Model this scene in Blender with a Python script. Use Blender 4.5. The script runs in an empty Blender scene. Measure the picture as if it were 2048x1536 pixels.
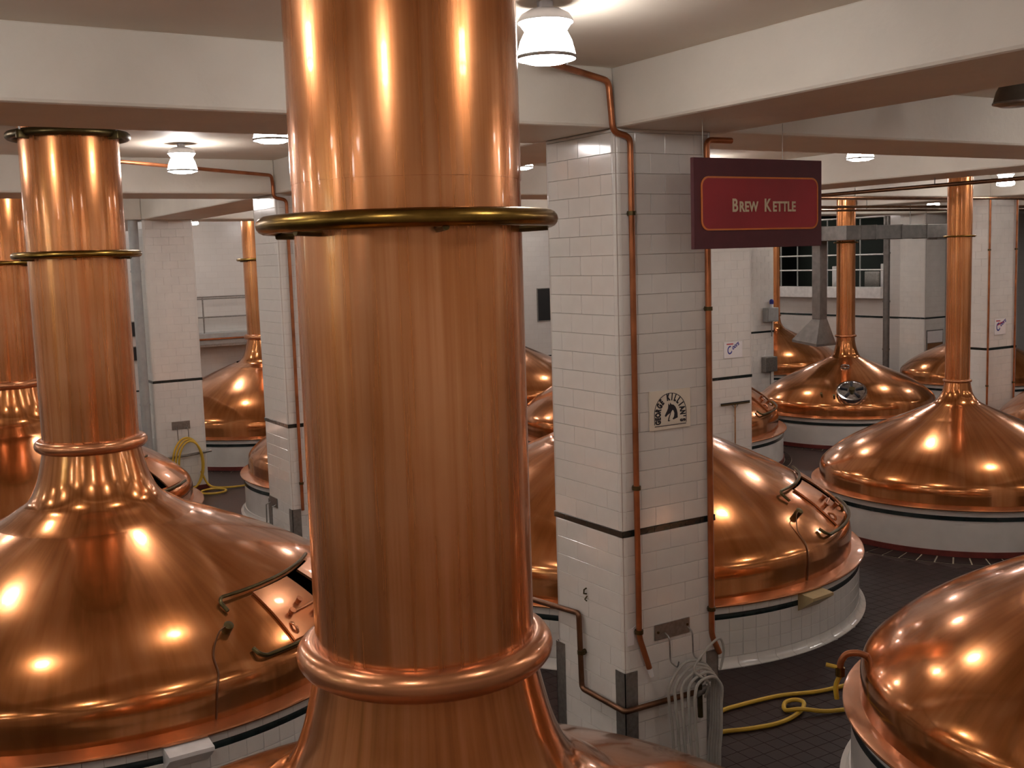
import bpy, bmesh, math, random
from math import sin, cos, pi, radians as rad
from mathutils import Vector, Matrix

random.seed(7)
S = bpy.context.scene
C = S.collection

# ------------------------------------------------------------------ camera, world, exposure
CZ = 5.46                                    # eye height above the brewhouse floor
F_PX, YAW, PIT, ROLL = 2194.8, rad(58.62), rad(6.527), rad(1.772)
fw = Vector((cos(YAW)*cos(PIT), sin(YAW)*cos(PIT), -sin(PIT)))
rt0 = Vector((sin(YAW), -cos(YAW), 0))
dn0 = fw.cross(rt0)
if dn0.z > 0: dn0 = -dn0
rt = rt0*cos(ROLL) + dn0*sin(ROLL)
dn = -rt0*sin(ROLL) + dn0*cos(ROLL)
cd = bpy.data.cameras.new('camera')
cam = bpy.data.objects.new('camera', cd)
C.objects.link(cam)
cd.sensor_width = 36.0
cd.lens = F_PX/2048*36.0
cd.clip_start, cd.clip_end = 0.1, 200
m = Matrix.Identity(4)
for r in range(3):
    m[r][0], m[r][1], m[r][2] = rt[r], -dn[r], -fw[r]
m[2][3] = CZ
cam.matrix_world = m
S.camera = cam

def to_px(p):
    v = Vector(p) - Vector((0, 0, CZ))
    d = v.dot(fw)
    return 1024 + F_PX*v.dot(rt)/d, 768 + F_PX*v.dot(dn)/d, d

w = bpy.data.worlds.new('world')
S.world = w
w.use_nodes = True
bg = w.node_tree.nodes['Background']
bg.inputs[0].default_value = (0.72, 0.86, 0.66, 1)
bg.inputs[1].default_value = 4.0
S.view_settings.view_transform = 'Standard'
S.view_settings.look = 'None'
S.view_settings.exposure = 0.32
S.view_settings.gamma = 1.0
S.view_settings.use_curve_mapping = False
S.cycles.max_bounces = 5
S.cycles.diffuse_bounces = 3
S.cycles.glossy_bounces = 3
S.cycles.adaptive_threshold = 0.14
S.cycles.adaptive_min_samples = 16
LAMP_POWER = 34.0
LAMP_COLOR = (1.0, 0.93, 0.90)

# ------------------------------------------------------------------ grid of the hall
X0, Y0, SX, SY, CW = 6.332, 8.40, 9.465, 9.317, 1.20
BEAM_Z, CEIL = 6.64, 7.19
BEAM_W = 1.38
XL, XR, YB, YF = -12.6, 34.727, 36.351, -2.2
STRIPE = 2.775                               # top of the dark tile course
COURSE = 0.1917

# ------------------------------------------------------------------ helpers
def empty(name, loc=(0, 0, 0), rz=0.0):
    o = bpy.data.objects.new(name, None)
    o.empty_display_size = 0.2
    C.objects.link(o)
    o.location = loc
    o.rotation_euler = (0, 0, rz)
    return o

def tag(o, label=None, cat=None, group=None, kind=None):
    if label: o['label'] = label
    if cat: o['category'] = cat
    if group: o['group'] = group
    if kind: o['kind'] = kind
    return o

class MB:
    def __init__(s):
        s.v, s.f = [], []
    def add(s, v, f):
        n = len(s.v)
        s.v += [tuple(p) for p in v]
        s.f += [tuple(i+n for i in q) for q in f]
        return s
    def box(s, x0, x1, y0, y1, z0, z1, c=0.0):
        if c <= 0:
            v = [(x, y, z) for z in (z0, z1) for y in (y0, y1) for x in (x0, x1)]
            f = [(0, 2, 3, 1), (4, 5, 7, 6), (0, 1, 5, 4), (2, 6, 7, 3), (0, 4, 6, 2), (1, 3, 7, 5)]
            return s.add(v, f)
        bm = bmesh.new()
        bmesh.ops.create_cube(bm, size=1)
        for q in bm.verts:
            q.co = ((x0+x1)/2+q.co.x*(x1-x0), (y0+y1)/2+q.co.y*(y1-y0), (z0+z1)/2+q.co.z*(z1-z0))
        bmesh.ops.bevel(bm, geom=list(bm.edges), offset=c, segments=2, affect='EDGES', profile=0.5)
        bm.verts.index_update()
        v = [q.co[:] for q in bm.verts]
        f = [[q.index for q in p.verts] for p in bm.faces]
        bm.free()
        return s.add(v, f)
    def obox(s, mat, sx, sy, sz, c=0.0):
        t = MB().box(-sx/2, sx/2, -sy/2, sy/2, -sz/2, sz/2, c)
        return s.add([mat @ Vector(p) for p in t.v], t.f)
    def lathe(s, prof, n=48, a0=0.0, a1=2*pi, cx=0, cy=0, skip=None):
        full = abs(a1-a0-2*pi) < 1e-6
        k = n if full else n+1
        v = []
        for i in range(k):
            a = a0+(a1-a0)*i/n
            for r, z in prof:
                v.append((cx+r*cos(a), cy+r*sin(a), z))
        L = len(prof)
        f = []
        for i in range(n):
            j = (i+1) % k
            for q in range(L-1):
                if skip and skip(a0+(a1-a0)*(i+.5)/n, q): continue
                f.append((i*L+q, j*L+q, j*L+q+1, i*L+q+1))
        return s.add(v, f)
    def disc(s, r, z, n=24, cx=0, cy=0):
        v = [(cx+r*cos(2*pi*i/n), cy+r*sin(2*pi*i/n), z) for i in range(n)]
        return s.add(v, [tuple(range(n))])
    def tube(s, pts, r, n=8, closed=False, cap=True):
        P = [Vector(p) for p in pts]
        k = len(P)
        rr = r if isinstance(r, (list, tuple)) else [r]*k
        T = []
        for i in range(k):
            a = P[i-1] if (i > 0 or closed) else P[i]
            b = P[(i+1) % k] if (i < k-1 or closed) else P[i]
            d = b-a
            T.append(d.normalized() if d.length > 1e-9 else Vector((0, 0, 1)))
        nrm = Vector((0, 0, 1)) if abs(T[0].z) < .9 else Vector((1, 0, 0))
        nrm = (nrm-T[0]*nrm.dot(T[0])).normalized()
        v, f = [], []
        for i in range(k):
            nrm = (nrm-T[i]*nrm.dot(T[i])).normalized()
            b = T[i].cross(nrm)
            for q in range(n):
                a = 2*pi*q/n
                v.append(P[i]+(nrm*cos(a)+b*sin(a))*rr[i])
        for i in range(k if closed else k-1):
            j = (i+1) % k
            for q in range(n):
                t = (q+1) % n
                f.append((i*n+q, i*n+t, j*n+t, j*n+q))
        if cap and not closed:
            f.append(tuple(range(n-1, -1, -1)))
            f.append(tuple((k-1)*n+q for q in range(n)))
        return s.add(v, f)
    def torus(s, R, r, z, n=72, m=14, cx=0, cy=0):
        return s.lathe([(R+r*cos(2*pi*i/m), z+r*sin(2*pi*i/m)) for i in range(m+1)], n, cx=cx, cy=cy)
    def mesh(s, name, mat, smooth=True, angle=40):
        me = bpy.data.meshes.new(name)
        me.from_pydata(s.v, [], s.f)
        bm = bmesh.new()
        bm.from_mesh(me)
        bmesh.ops.remove_doubles(bm, verts=bm.verts, dist=1e-5)
        bmesh.ops.recalc_face_normals(bm, faces=bm.faces)
        bm.to_mesh(me)
        bm.free()
        me.materials.append(mat)
        if smooth:
            me.polygons.foreach_set('use_smooth', [True]*len(me.polygons))
            try: me.set_sharp_from_angle(angle=rad(angle))
            except Exception: pass
        return me
    def build(s, name, mat, parent=None, smooth=True, angle=40, loc=None):
        return inst(name, s.mesh(name, mat, smooth, angle), parent, loc)

def inst(name, me, parent=None, loc=None, rz=None):
    o = bpy.data.objects.new(name, me)
    C.objects.link(o)
    if parent is not None: o.parent = parent
    if loc is not None: o.location = loc
    if rz is not None: o.rotation_euler = (0, 0, rz)
    return o

def copy_tree(o, parent=None):
    c = o.copy()
    C.objects.link(c)
    c.parent = parent
    for ch in o.children: copy_tree(ch, c)
    return c

def bend(pts, rr=0.06, n=5):
    """round the corners of a polyline"""
    P = [Vector(p) for p in pts]
    out = [P[0]]
    for i in range(1, len(P)-1):
        a, b, c = P[i-1], P[i], P[i+1]
        d1, d2 = (a-b), (c-b)
        k = min(rr, d1.length*.45, d2.length*.45)
        s, e = b+d1.normalized()*k, b+d2.normalized()*k
        for q in range(n+1):
            t = q/n
            out.append(s*(1-t)**2+b*2*t*(1-t)+e*t*t)
    out.append(P[-1])
    return out

def smooth_path(pts, n=8, closed=False):
    P = [Vector(p) for p in pts]
    k = len(P)
    out = []
    rng = range(k if closed else k-1)
    for i in rng:
        g = (lambda j: P[j % k]) if closed else (lambda j: P[max(0, min(k-1, j))])
        a, b, c, d = g(i-1), g(i), g(i+1), g(i+2)
        for q in range(n):
            t = q/n
            out.append(.5*((2*b)+(c-a)*t+(2*a-5*b+4*c-d)*t*t+(3*b-a-3*c+d)*t**3))
    if not closed: out.append(P[-1])
    return out

# ------------------------------------------------------------------ materials
def newmat(name):
    mt = bpy.data.materials.new(name)
    mt.use_nodes = True
    nt = mt.node_tree
    return mt, nt, nt.nodes['Principled BSDF']

def setp(b, **k):
    names = {'color': 'Base Color', 'rough': 'Roughness', 'metal': 'Metallic', 'coat': 'Coat Weight',
             'coatr': 'Coat Roughness', 'spec': 'Specular IOR Level', 'emit': 'Emission Color', 'es': 'Emission Strength'}
    for q, v in k.items():
        if isinstance(v, tuple) and len(v) == 3: v = (*v, 1)
        b.inputs[names[q]].default_value = v

def plain(name, color, rough=.5, metal=0.0, var=.12, scale=6.0, bump=0.0, bscale=40.0, coat=0.0, coatr=.1):
    """noise-varied paint / metal / rubber"""
    mt, nt, b = newmat(name)
    setp(b, rough=rough, metal=metal, coat=coat, coatr=coatr)
    tc = nt.nodes.new('ShaderNodeTexCoord')
    nz = nt.nodes.new('ShaderNodeTexNoise')
    nz.inputs['Scale'].default_value = scale
    nz.inputs['Detail'].default_value = 3
    nt.links.new(tc.outputs['Object'], nz.inputs['Vector'])
    rp = nt.nodes.new('ShaderNodeValToRGB')
    rp.color_ramp.elements[0].position = .3
    rp.color_ramp.elements[1].position = .7
    rp.color_ramp.elements[0].color = (*[c*(1-var) for c in color], 1)
    rp.color_ramp.elements[1].color = (*[min(1, c*(1+var*.6)) for c in color], 1)
    nt.links.new(nz.outputs['Fac'], rp.inputs['Fac'])
    nt.links.new(rp.outputs['Color'], b.inputs['Base Color'])
    if bump:
        n2 = nt.nodes.new('ShaderNodeTexNoise')
        n2.inputs['Scale'].default_value = bscale
        n2.inputs['Detail'].default_value = 3
        nt.links.new(tc.outputs['Object'], n2.inputs['Vector'])
        bp = nt.nodes.new('ShaderNodeBump')
        bp.inputs['Strength'].default_value = bump
        bp.inputs['Distance'].default_value = .01
        nt.links.new(n2.outputs['Fac'], bp.inputs['Height'])
        nt.links.new(bp.outputs['Normal'], b.inputs['Normal'])
    return mt

def copper(name, dark, mid, light, rough=.27, streak=14.0, zscale=.5, coat=.3, coatr=.05, metal=1.0, bump=.012):
    """spun copper: streaks that run up the pipe / out from the axis, plus broad tarnish"""
    mt, nt, b = newmat(name)
    N, L = nt.nodes, nt.links
    setp(b, metal=metal, coat=coat, coatr=coatr)
    tc = N.new('ShaderNodeTexCoord')
    sp = N.new('ShaderNodeSeparateXYZ')
    L.new(tc.outputs['Object'], sp.inputs[0])
    cb = N.new('ShaderNodeCombineXYZ')
    L.new(sp.outputs['X'], cb.inputs['X'])
    L.new(sp.outputs['Y'], cb.inputs['Y'])
    nm = N.new('ShaderNodeVectorMath')
    nm.operation = 'NORMALIZE'
    L.new(cb.outputs[0], nm.inputs[0])
    ln = N.new('ShaderNodeVectorMath')
    ln.operation = 'LENGTH'
    L.new(cb.outputs[0], ln.inputs[0])
    s2 = N.new('ShaderNodeVectorMath')
    s2.operation = 'SCALE'
    s2.inputs['Scale'].default_value = streak
    L.new(nm.outputs[0], s2.inputs[0])
    sm = N.new('ShaderNodeMath')
    sm.operation = 'SUBTRACT'
    L.new(sp.outputs['Z'], sm.inputs[0])
    L.new(ln.outputs['Value'], sm.inputs[1])
    mz = N.new('ShaderNodeMath')
    mz.operation = 'MULTIPLY'
    mz.inputs[1].default_value = zscale
    L.new(sm.outputs[0], mz.inputs[0])
    c2 = N.new('ShaderNodeCombineXYZ')
    L.new(mz.outputs[0], c2.inputs['Z'])
    ad = N.new('ShaderNodeVectorMath')
    ad.operation = 'ADD'
    L.new(s2.outputs[0], ad.inputs[0])
    L.new(c2.outputs[0], ad.inputs[1])
    n1 = N.new('ShaderNodeTexNoise')
    n1.inputs['Scale'].default_value = 1.0
    n1.inputs['Detail'].default_value = 4
    n1.inputs['Roughness'].default_value = .55
    L.new(ad.outputs[0], n1.inputs['Vector'])
    n2 = N.new('ShaderNodeTexNoise')
    n2.inputs['Scale'].default_value = 1.1
    n2.inputs['Detail'].default_value = 2
    L.new(tc.outputs['Object'], n2.inputs['Vector'])
    mx = N.new('ShaderNodeMath')
    mx.operation = 'MULTIPLY_ADD'
    mx.inputs[1].default_value = .45
    L.new(n2.outputs['Fac'], mx.inputs[0])
    m2 = N.new('ShaderNodeMath')
    m2.operation = 'MULTIPLY'
    m2.inputs[1].default_value = .55
    L.new(n1.outputs['Fac'], m2.inputs[0])
    L.new(m2.outputs[0], mx.inputs[2])
    rp = N.new('ShaderNodeValToRGB')
    e = rp.color_ramp.elements
    e[0].position, e[0].color = .36, (*dark, 1)
    e[1].position, e[1].color = .64, (*light, 1)
    x = e.new(.5)
    x.color = (*mid, 1)
    L.new(mx.outputs[0], rp.inputs['Fac'])
    L.new(rp.outputs['Color'], b.inputs['Base Color'])
    mr = N.new('ShaderNodeMapRange')
    mr.inputs['From Min'].default_value, mr.inputs['From Max'].default_value = .3, .7
    mr.inputs['To Min'].default_value, mr.inputs['To Max'].default_value = rough*1.25, rough*.8
    L.new(n1.outputs['Fac'], mr.inputs['Value'])
    L.new(mr.outputs[0], b.inputs['Roughness'])
    if not bump: return mt
    bp = N.new('ShaderNodeBump')
    bp.inputs['Strength'].default_value = bump
    bp.inputs['Distance'].default_value = .01
    L.new(n1.outputs['Fac'], bp.inputs['Height'])
    L.new(bp.outputs['Normal'], b.inputs['Normal'])
    return mt

def tilewall(name, color, grout, tw, th, rough=.2):
    """glazed tile for far walls, where single tiles cannot be picked out"""
    mt, nt, b = newmat(name)
    N, L = nt.nodes, nt.links
    setp(b, rough=rough)
    tc = N.new('ShaderNodeTexCoord')
    sp = N.new('ShaderNodeSeparateXYZ')
    L.new(tc.outputs['Object'], sp.inputs[0])
    ad = N.new('ShaderNodeMath')
    L.new(sp.outputs['X'], ad.inputs[0])
    L.new(sp.outputs['Y'], ad.inputs[1])
    cb = N.new('ShaderNodeCombineXYZ')
    L.new(ad.outputs[0], cb.inputs['X'])
    L.new(sp.outputs['Z'], cb.inputs['Y'])
    br = N.new('ShaderNodeTexBrick')
    br.inputs['Color1'].default_value = (*color, 1)
    br.inputs['Color2'].default_value = (*[c*.96 for c in color], 1)
    br.inputs['Mortar'].default_value = (*grout, 1)
    br.inputs['Scale'].default_value = 1
    br.inputs['Mortar Size'].default_value = .004
    br.inputs['Brick Width'].default_value = tw
    br.inputs['Row Height'].default_value = th
    L.new(cb.outputs[0], br.inputs['Vector'])
    L.new(br.outputs['Color'], b.inputs['Base Color'])
    return mt

def flat_tiles(name, color, grout, t):
    mt, nt, b = newmat(name)
    N, L = nt.nodes, nt.links
    setp(b, rough=.35)
    tc = N.new('ShaderNodeTexCoord')
    br = N.new('ShaderNodeTexBrick')
    br.offset = 0
    br.inputs['Color1'].default_value = (*color, 1)
    br.inputs['Color2'].default_value = (*[c*.8 for c in color], 1)
    br.inputs['Mortar'].default_value = (*grout, 1)
    br.inputs['Scale'].default_value = 1
    br.inputs['Mortar Size'].default_value = .006
    br.inputs['Brick Width'].default_value = t
    br.inputs['Row Height'].default_value = t
    L.new(tc.outputs['Object'], br.inputs['Vector'])
    L.new(br.outputs['Color'], b.inputs['Base Color'])
    return mt

def glow(name, color, power):
    mt, nt, b = newmat(name)
    setp(b, color=(.9, .9, .9), rough=.3, emit=color, es=power)
    return mt

M = {}
M['pipe'] = copper('spun_copper_pipe', (.42, .142, .038), (.62, .235, .077), (.77, .345, .155), .25, 11.0, .3, .35, .05, .78)
M['dome'] = copper('hammered_copper_dome', (.36, .122, .028), (.54, .20, .058), (.66, .28, .11), .165, 16.0, .5, .38, .05, .82)
M['rimc'] = plain('bright_copper_rim', (.60, .25, .11), .26, .75, .18, 3.0, 0, 40, .3, .05)
M['brass'] = plain('aged_brass', (.26, .155, .035), .27, 1.0, .3, 9)
M['darkbrass'] = plain('tarnished_bronze', (.10, .075, .03), .38, .9, .3, 12)
M['tube'] = plain('copper_tube', (.42, .15, .06), .36, .75, .35, 4)
M['tubedark'] = plain('tarnished_copper_tube', (.20, .105, .06), .4, 1.0, .35, 5)
M['paint'] = plain('cream_concrete_paint', (.70, .66, .58), .55, 0, .05, 1.5, .35, 14)
M['ceil'] = plain('cream_ceiling_paint', (.72, .65, .545), .6, 0, .06, .8, .1, 10)
M['tile'] = plain('white_glazed_tile', (.72, .70, .655), .12, 0, .05, 3.0)
M['galw'] = plain('white_bounce_wall', (.74, .70, .64), .5, 0, .04)
M['lgrout'] = plain('pale_tile_grout', (.64, .61, .565), .7, 0, .05)
M['addwall'] = plain('brown_added_wall', (.38, .32, .27), .6, 0, .1)
M['gal'] = plain('pale_bounce_floor', (.50, .45, .38), .5)
M['grout'] = plain('grey_brown_grout', (.47, .40, .35), .85, 0, .15)
M['green'] = plain('dark_green_tile', (.012, .022, .022), .2, 0, .3)
M['ltile'] = tilewall('far_glazed_tile', (.60, .58, .55), (.52, .49, .46), .4, .19)
M['base'] = plain('white_base_tile', (.70, .68, .64), .22, 0, .06, 3)
M['floorbase'] = flat_tiles('quarry_tile_floor', (.046, .021, .018), (.034, .019, .016), .2)
M['ftile'] = plain('brown_quarry_tile', (.030, .0155, .0135), .5, 0, .3, 3)
M['ftile'].node_tree.nodes['Principled BSDF'].inputs['Specular IOR Level'].default_value = .2
M['floorbase'].node_tree.nodes['Principled BSDF'].inputs['Specular IOR Level'].default_value = .25
M['redtile'] = plain('red_quarry_tile', (.17, .035, .028), .3, 0, .25, 6)
M['whitegrout'] = plain('pale_grout', (.6, .55, .42), .7)
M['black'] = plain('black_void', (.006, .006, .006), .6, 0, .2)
M['steel'] = plain('brushed_steel', (.30, .29, .27), .42, .85, .2, 20)
M['duct'] = plain('galvanised_duct', (.20, .185, .17), .45, .6, .2, 6)
M['grey'] = plain('grey_enamel', (.35, .36, .35), .45)
M['hose'] = plain('grey_rubber_hose', (.38, .37, .33), .4, 0, .15)
M['yhose'] = plain('yellow_rubber_hose', (.62, .40, .035), .45, 0, .15)
M['maroon'] = plain('maroon_sign_board', (.080, .010, .015), .65, 0, .1)
M['red'] = plain('red_sign_panel', (.29, .011, .017), .6, 0, .25, 1.2)
M['orange'] = plain('orange_sign_border', (.60, .16, .02), .4)
M['letter'] = plain('beige_lettering', (.58, .48, .32), .4)
M['card'] = plain('cream_sign_card', (.76, .70, .58), .5, 0, .03)
M['wcard'] = plain('white_sign_card', (.80, .78, .78), .5, 0, .03)
M['ink'] = plain('black_sign_ink', (.012, .012, .02), .5)
M['blue'] = plain('blue_sign_ink', (.03, .04, .28), .5)
M['redink'] = plain('red_sign_ink', (.5, .03, .04), .5)
M['wood'] = plain('wood_handle', (.42, .22, .10), .5, 0, .3)
M['tan'] = plain('tan_ledge', (.46, .35, .18), .5)
M['chrome'] = plain('polished_steel_plate', (.55, .56, .58), .12, 1.0, .4, 14)
M['white'] = plain('white_enamel', (.75, .74, .73), .35)
M['cork'] = plain('brown_cork', (.25, .12, .05), .8)
M['shade'] = glow('glowing_prismatic_shade', LAMP_COLOR, LAMP_POWER)
M['unlit'] = plain('unlit_shade_glass', (.14, .13, .11), .25, 0, .2)
M['tubelight'] = glow('fluorescent_tube', (.86, .84, 1.0), 14.0)
M['housing'] = plain('grey_lamp_housing', (.42, .41, .42), .5)

# ------------------------------------------------------------------ setting
def structure(name, mb, mat, label=None, smooth=False):
    return tag(mb.build(name, mat, smooth=smooth), label, None, None, 'structure')

XE = 45.0
floor = structure('floor', MB().box(XL, XE, YF, YB+2, -.3, -.012), M['floorbase'], 'dark reddish brown quarry tile floor between the kettles')
structure('ceiling', MB().box(XL-.3, XE+.3, YF-.3, YB+2.3, CEIL, CEIL+.3), M['ceil'], 'cream painted concrete ceiling')
structure('wall_back', MB().box(XL, XR+.3, YB, YB+.3, -.01, CEIL), M['ltile'], 'white tiled back wall behind the far kettles')
structure('wall_front', MB().box(XL, XE, YF-.3, YF, -.01, CEIL), M['galw'], 'unseen cream wall behind the viewer, set close to reflect light')  # out of view; placed near and pale so the stack mirrors a bright surface
structure('floor_gallery_added', MB().box(XL, XE, YF, .9, 3.66, 3.86), M['gal'], 'unseen pale gallery floor added to reflect light onto the foreground stack')  # unseen slab, added to bounce lamp light onto the foreground stack
structure('wall_gallery_added', MB().box(XL, XE, .6, .88, -.01, 3.66), M['addwall'], 'brown painted wall below the viewing gallery')  # added out of view; its tone sets how bright the lower copper reflects
# left wall with a row of daylight windows
mb = MB()
wz0, wz1 = 5.6, 6.9
wins = [(8.4, 11.4), (32.0, 35.2)]
mb.box(XL-.3, XL, YF, YB, -.01, wz0)
mb.box(XL-.3, XL, YF, YB, wz1, CEIL)
prev = YF
for a, b in wins:
    b = min(b, YB-.5)
    mb.box(XL-.3, XL, prev, a, wz0, wz1)
    prev = b
mb.box(XL-.3, XL, prev, YB, wz0, wz1)
structure('wall_left', mb, M['ltile'], 'white tiled wall with windows to the far left')
for k, (a, b) in enumerate(wins):
    b = min(b, YB-.5)
    wb = MB()
    for q in range(5):
        y = a+(b-a)*q/4
        wb.box(XL-.2, XL-.1, y-.04, y+.04, wz0, wz1)
    for z in (wz0+.04, (wz0+wz1)/2, wz1-.04): wb.box(XL-.2, XL-.1, a, b, z-.04, z+.04)
    structure('window_%d' % (k+1), wb, M['white'], 'white window frame in the left wall')
# right wall: opening over a white ledge, dark room behind
oy0, oy1, oz0, oz1 = 28.9, 35.6, 3.91, 6.62
mb = MB()
mb.box(XR, XR+.3, Y0+2*SY, YB, -.01, oz0)
mb.box(XR, XR+.3, Y0+2*SY, YB, oz1, CEIL)
mb.box(XR, XR+.3, Y0+2*SY, oy0, oz0, oz1)
mb.box(XR, XR+.3, oy1, YB, oz0, oz1)
structure('wall_right', mb, M['ltile'], 'white tiled wall with a dark window opening at right')
mb = MB().box(XR+.3, XE, Y0+2*SY+1.2, Y0+2*SY+1.5, -.01, CEIL)
structure('wall_return', mb, M['ltile'], 'white tiled wall beside the right hand bay')
structure('wall_far_right', MB().box(XE, XE+.3, YF, YB+2, -.01, CEIL), M['ltile'], 'white tiled wall at the far right end')
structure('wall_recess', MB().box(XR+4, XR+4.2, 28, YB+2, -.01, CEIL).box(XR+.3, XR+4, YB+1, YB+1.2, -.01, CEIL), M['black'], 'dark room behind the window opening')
structure('trim_1', MB().box(XR-.36, XR-.002, oy0-.1, YB-.4, 3.47, 3.91, .02), M['white'], 'white ledge below the dark window opening')
def wall_stripe(n, mb): structure('trim_%d' % n, mb, M['green'], 'thin dark tile course on the wall')
wall_stripe(2, MB().box(XR-.012, XR+.01, Y0+2*SY+1.2, YB, STRIPE-.075, STRIPE))
wall_stripe(3, MB().box(XL, XR, YB-.012, YB+.01, 1.55, 1.6))
# window lattice and cabinets in the opening
t = empty('window_4', (XR+.1, 32, oz0))
tag(t, 'dark window opening with thin pale rails above the white ledge', kind='structure')
mb = MB().tube([(0, oy0-32, 1.27), (0, oy1-32, 1.27)], .03)
mb.build('rail', M['white'], t)
MB().tube([(0, oy0-32, .67), (0, oy1-32, .67)], .03).build('rail', M['white'], t)
for y in (33.55, 32.7, 31.9, 30.2, 34.5):
    MB().box(-.02, .02, y-32-.02, y-32+.02, 0, 2.7).build('mullion', M['grey'], t)
for lab, x0, x1, y0, y1, z1, mt in (('white cabinet standing in the dark opening beside the grey drop duct', .7, 1.3, 31.75, 32.2, 4.72, 'white'),
                           ('grey cabinet standing in the dark opening right of the copper stack', .7, 1.3, 29.75, 30.5, 4.5, 'steel'),
                           ('tall white cabinet at the right end of the dark opening', .7, 1.3, 29.0, 29.7, 4.8, 'white')):
    k = empty('cabinet', (XR+x0, y0, oz0-.3))
    tag(k, lab, 'cabinet')
    MB().box(0, x1-x0, 0, y1-y0, 0, z1-oz0+.3, .02).build('body', M[mt], k)
    MB().box(-.02, 0, .03, y1-y0-.03, .05, z1-oz0+.25, .006).build('door', M[mt], k)
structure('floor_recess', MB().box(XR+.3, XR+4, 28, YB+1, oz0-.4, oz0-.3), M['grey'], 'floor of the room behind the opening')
tl = empty('fluorescent_light', (XR+1.2, 29.6, 6.75))
tag(tl, 'purple-white fluorescent tube light above the dark opening', 'light')
MB().box(-.08, .08, -.7, .7, 0, .08, .01).build('housing', M['white'], tl)
MB().tube([(0, -.65, -.03), (0, .65, -.03)], .03).build('tube', M['tubelight'], tl)
MB().tube([(0, -.5, .08), (0, -.5, CEIL-6.75)], .01).build('hanger', M['steel'], tl)
MB().tube([(0, .5, .08), (0, .5, CEIL-6.75)], .01).build('hanger', M['steel'], tl)

# beams: a grid of painted concrete downstands
def beam_mb(x0, x1, y0, y1):
    return MB().box(x0, x1, y0, y1, BEAM_Z, CEIL+.02, .03)
for i in range(-1, 4):
    x = X0+i*SX
    structure('beam_cross', beam_mb(x, x+BEAM_W, YF, YB), M['paint'], 'cream concrete ceiling beam running away to the left')
for j in range(0, 3):
    y = Y0+j*SY
    for i in range(-2, 4):
        xa = X0+i*SX+BEAM_W if i > -2 else XL
        xb = min(X0+(i+1)*SX, XE)
        structure('beam_main', beam_mb(xa+.0, xb, y, y+BEAM_W), M['paint'], 'cream concrete ceiling beam running away to the right')

# ------------------------------------------------------------------ floor tiles (near floor between the kettles)
KETTLES_XY = []
def tile_mesh(name, sx, sy, d, mat, ch=.0025):
    """glazed tile lying in XY (origin at its lower left corner), front face at +z = d, bevelled"""
    v = [(0, 0, 0), (sx, 0, 0), (sx, sy, 0), (0, sy, 0), (0, 0, d-ch), (sx, 0, d-ch), (sx, sy, d-ch), (0, sy, d-ch),
         (ch, ch, d), (sx-ch, ch, d), (sx-ch, sy-ch, d), (ch, sy-ch, d)]
    f = [(0, 1, 5, 4), (1, 2, 6, 5), (2, 3, 7, 6), (3, 0, 4, 7), (4, 5, 9, 8), (5, 6, 10, 9), (6, 7, 11, 10), (7, 4, 8, 11), (8, 9, 10, 11)]
    return MB().add(v, f)

# ------------------------------------------------------------------ columns
def face_tiles(course_z0, course_z1, odd, wface):
    """(offset, width) runs of one course on a face between the corner beads"""
    n = 3
    tw = wface/n
    if odd: return [(0, tw/2)]+[(tw/2+k*tw, tw) for k in range(n-1)]+[(wface-tw/2, tw/2)]
    return [(k*tw, tw) for k in range(n)]

BEAD = .055
TILE_CACHE = {}
def shared_tile(sx, sy, mat, d=.014):
    k = (round(sx, 4), round(sy, 4), mat)
    if k not in TILE_CACHE: TILE_CACHE[k] = tile_mesh('tile', sx, sy, d, M[mat]).mesh('tile', M[mat], False)
    return TILE_CACHE[k]
def bead_mb(h):
    pr = []
    n = 5
    v, f = [], []
    for z in (0, h):
        for k in range(n+1):
            a = pi+pi/2*k/n
            v.append((BEAD+(BEAD+.002)*cos(a), BEAD+(BEAD+.002)*sin(a), z))
    for k in range(n): f.append((k, k+1, n+1+k+1, n+1+k))
    return MB().add(v, f)

def courses():
    out = []
    z = STRIPE
    k = 0
    while z < BEAM_Z-.02:
        out.append((z, min(z+COURSE, BEAM_Z), k % 2)); z += COURSE; k += 1
    z = STRIPE-.065
    k = 1
    while z > .02:
        out.append((max(z-COURSE, 0), z, k % 2)); z -= COURSE; k += 1
    return out

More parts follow.
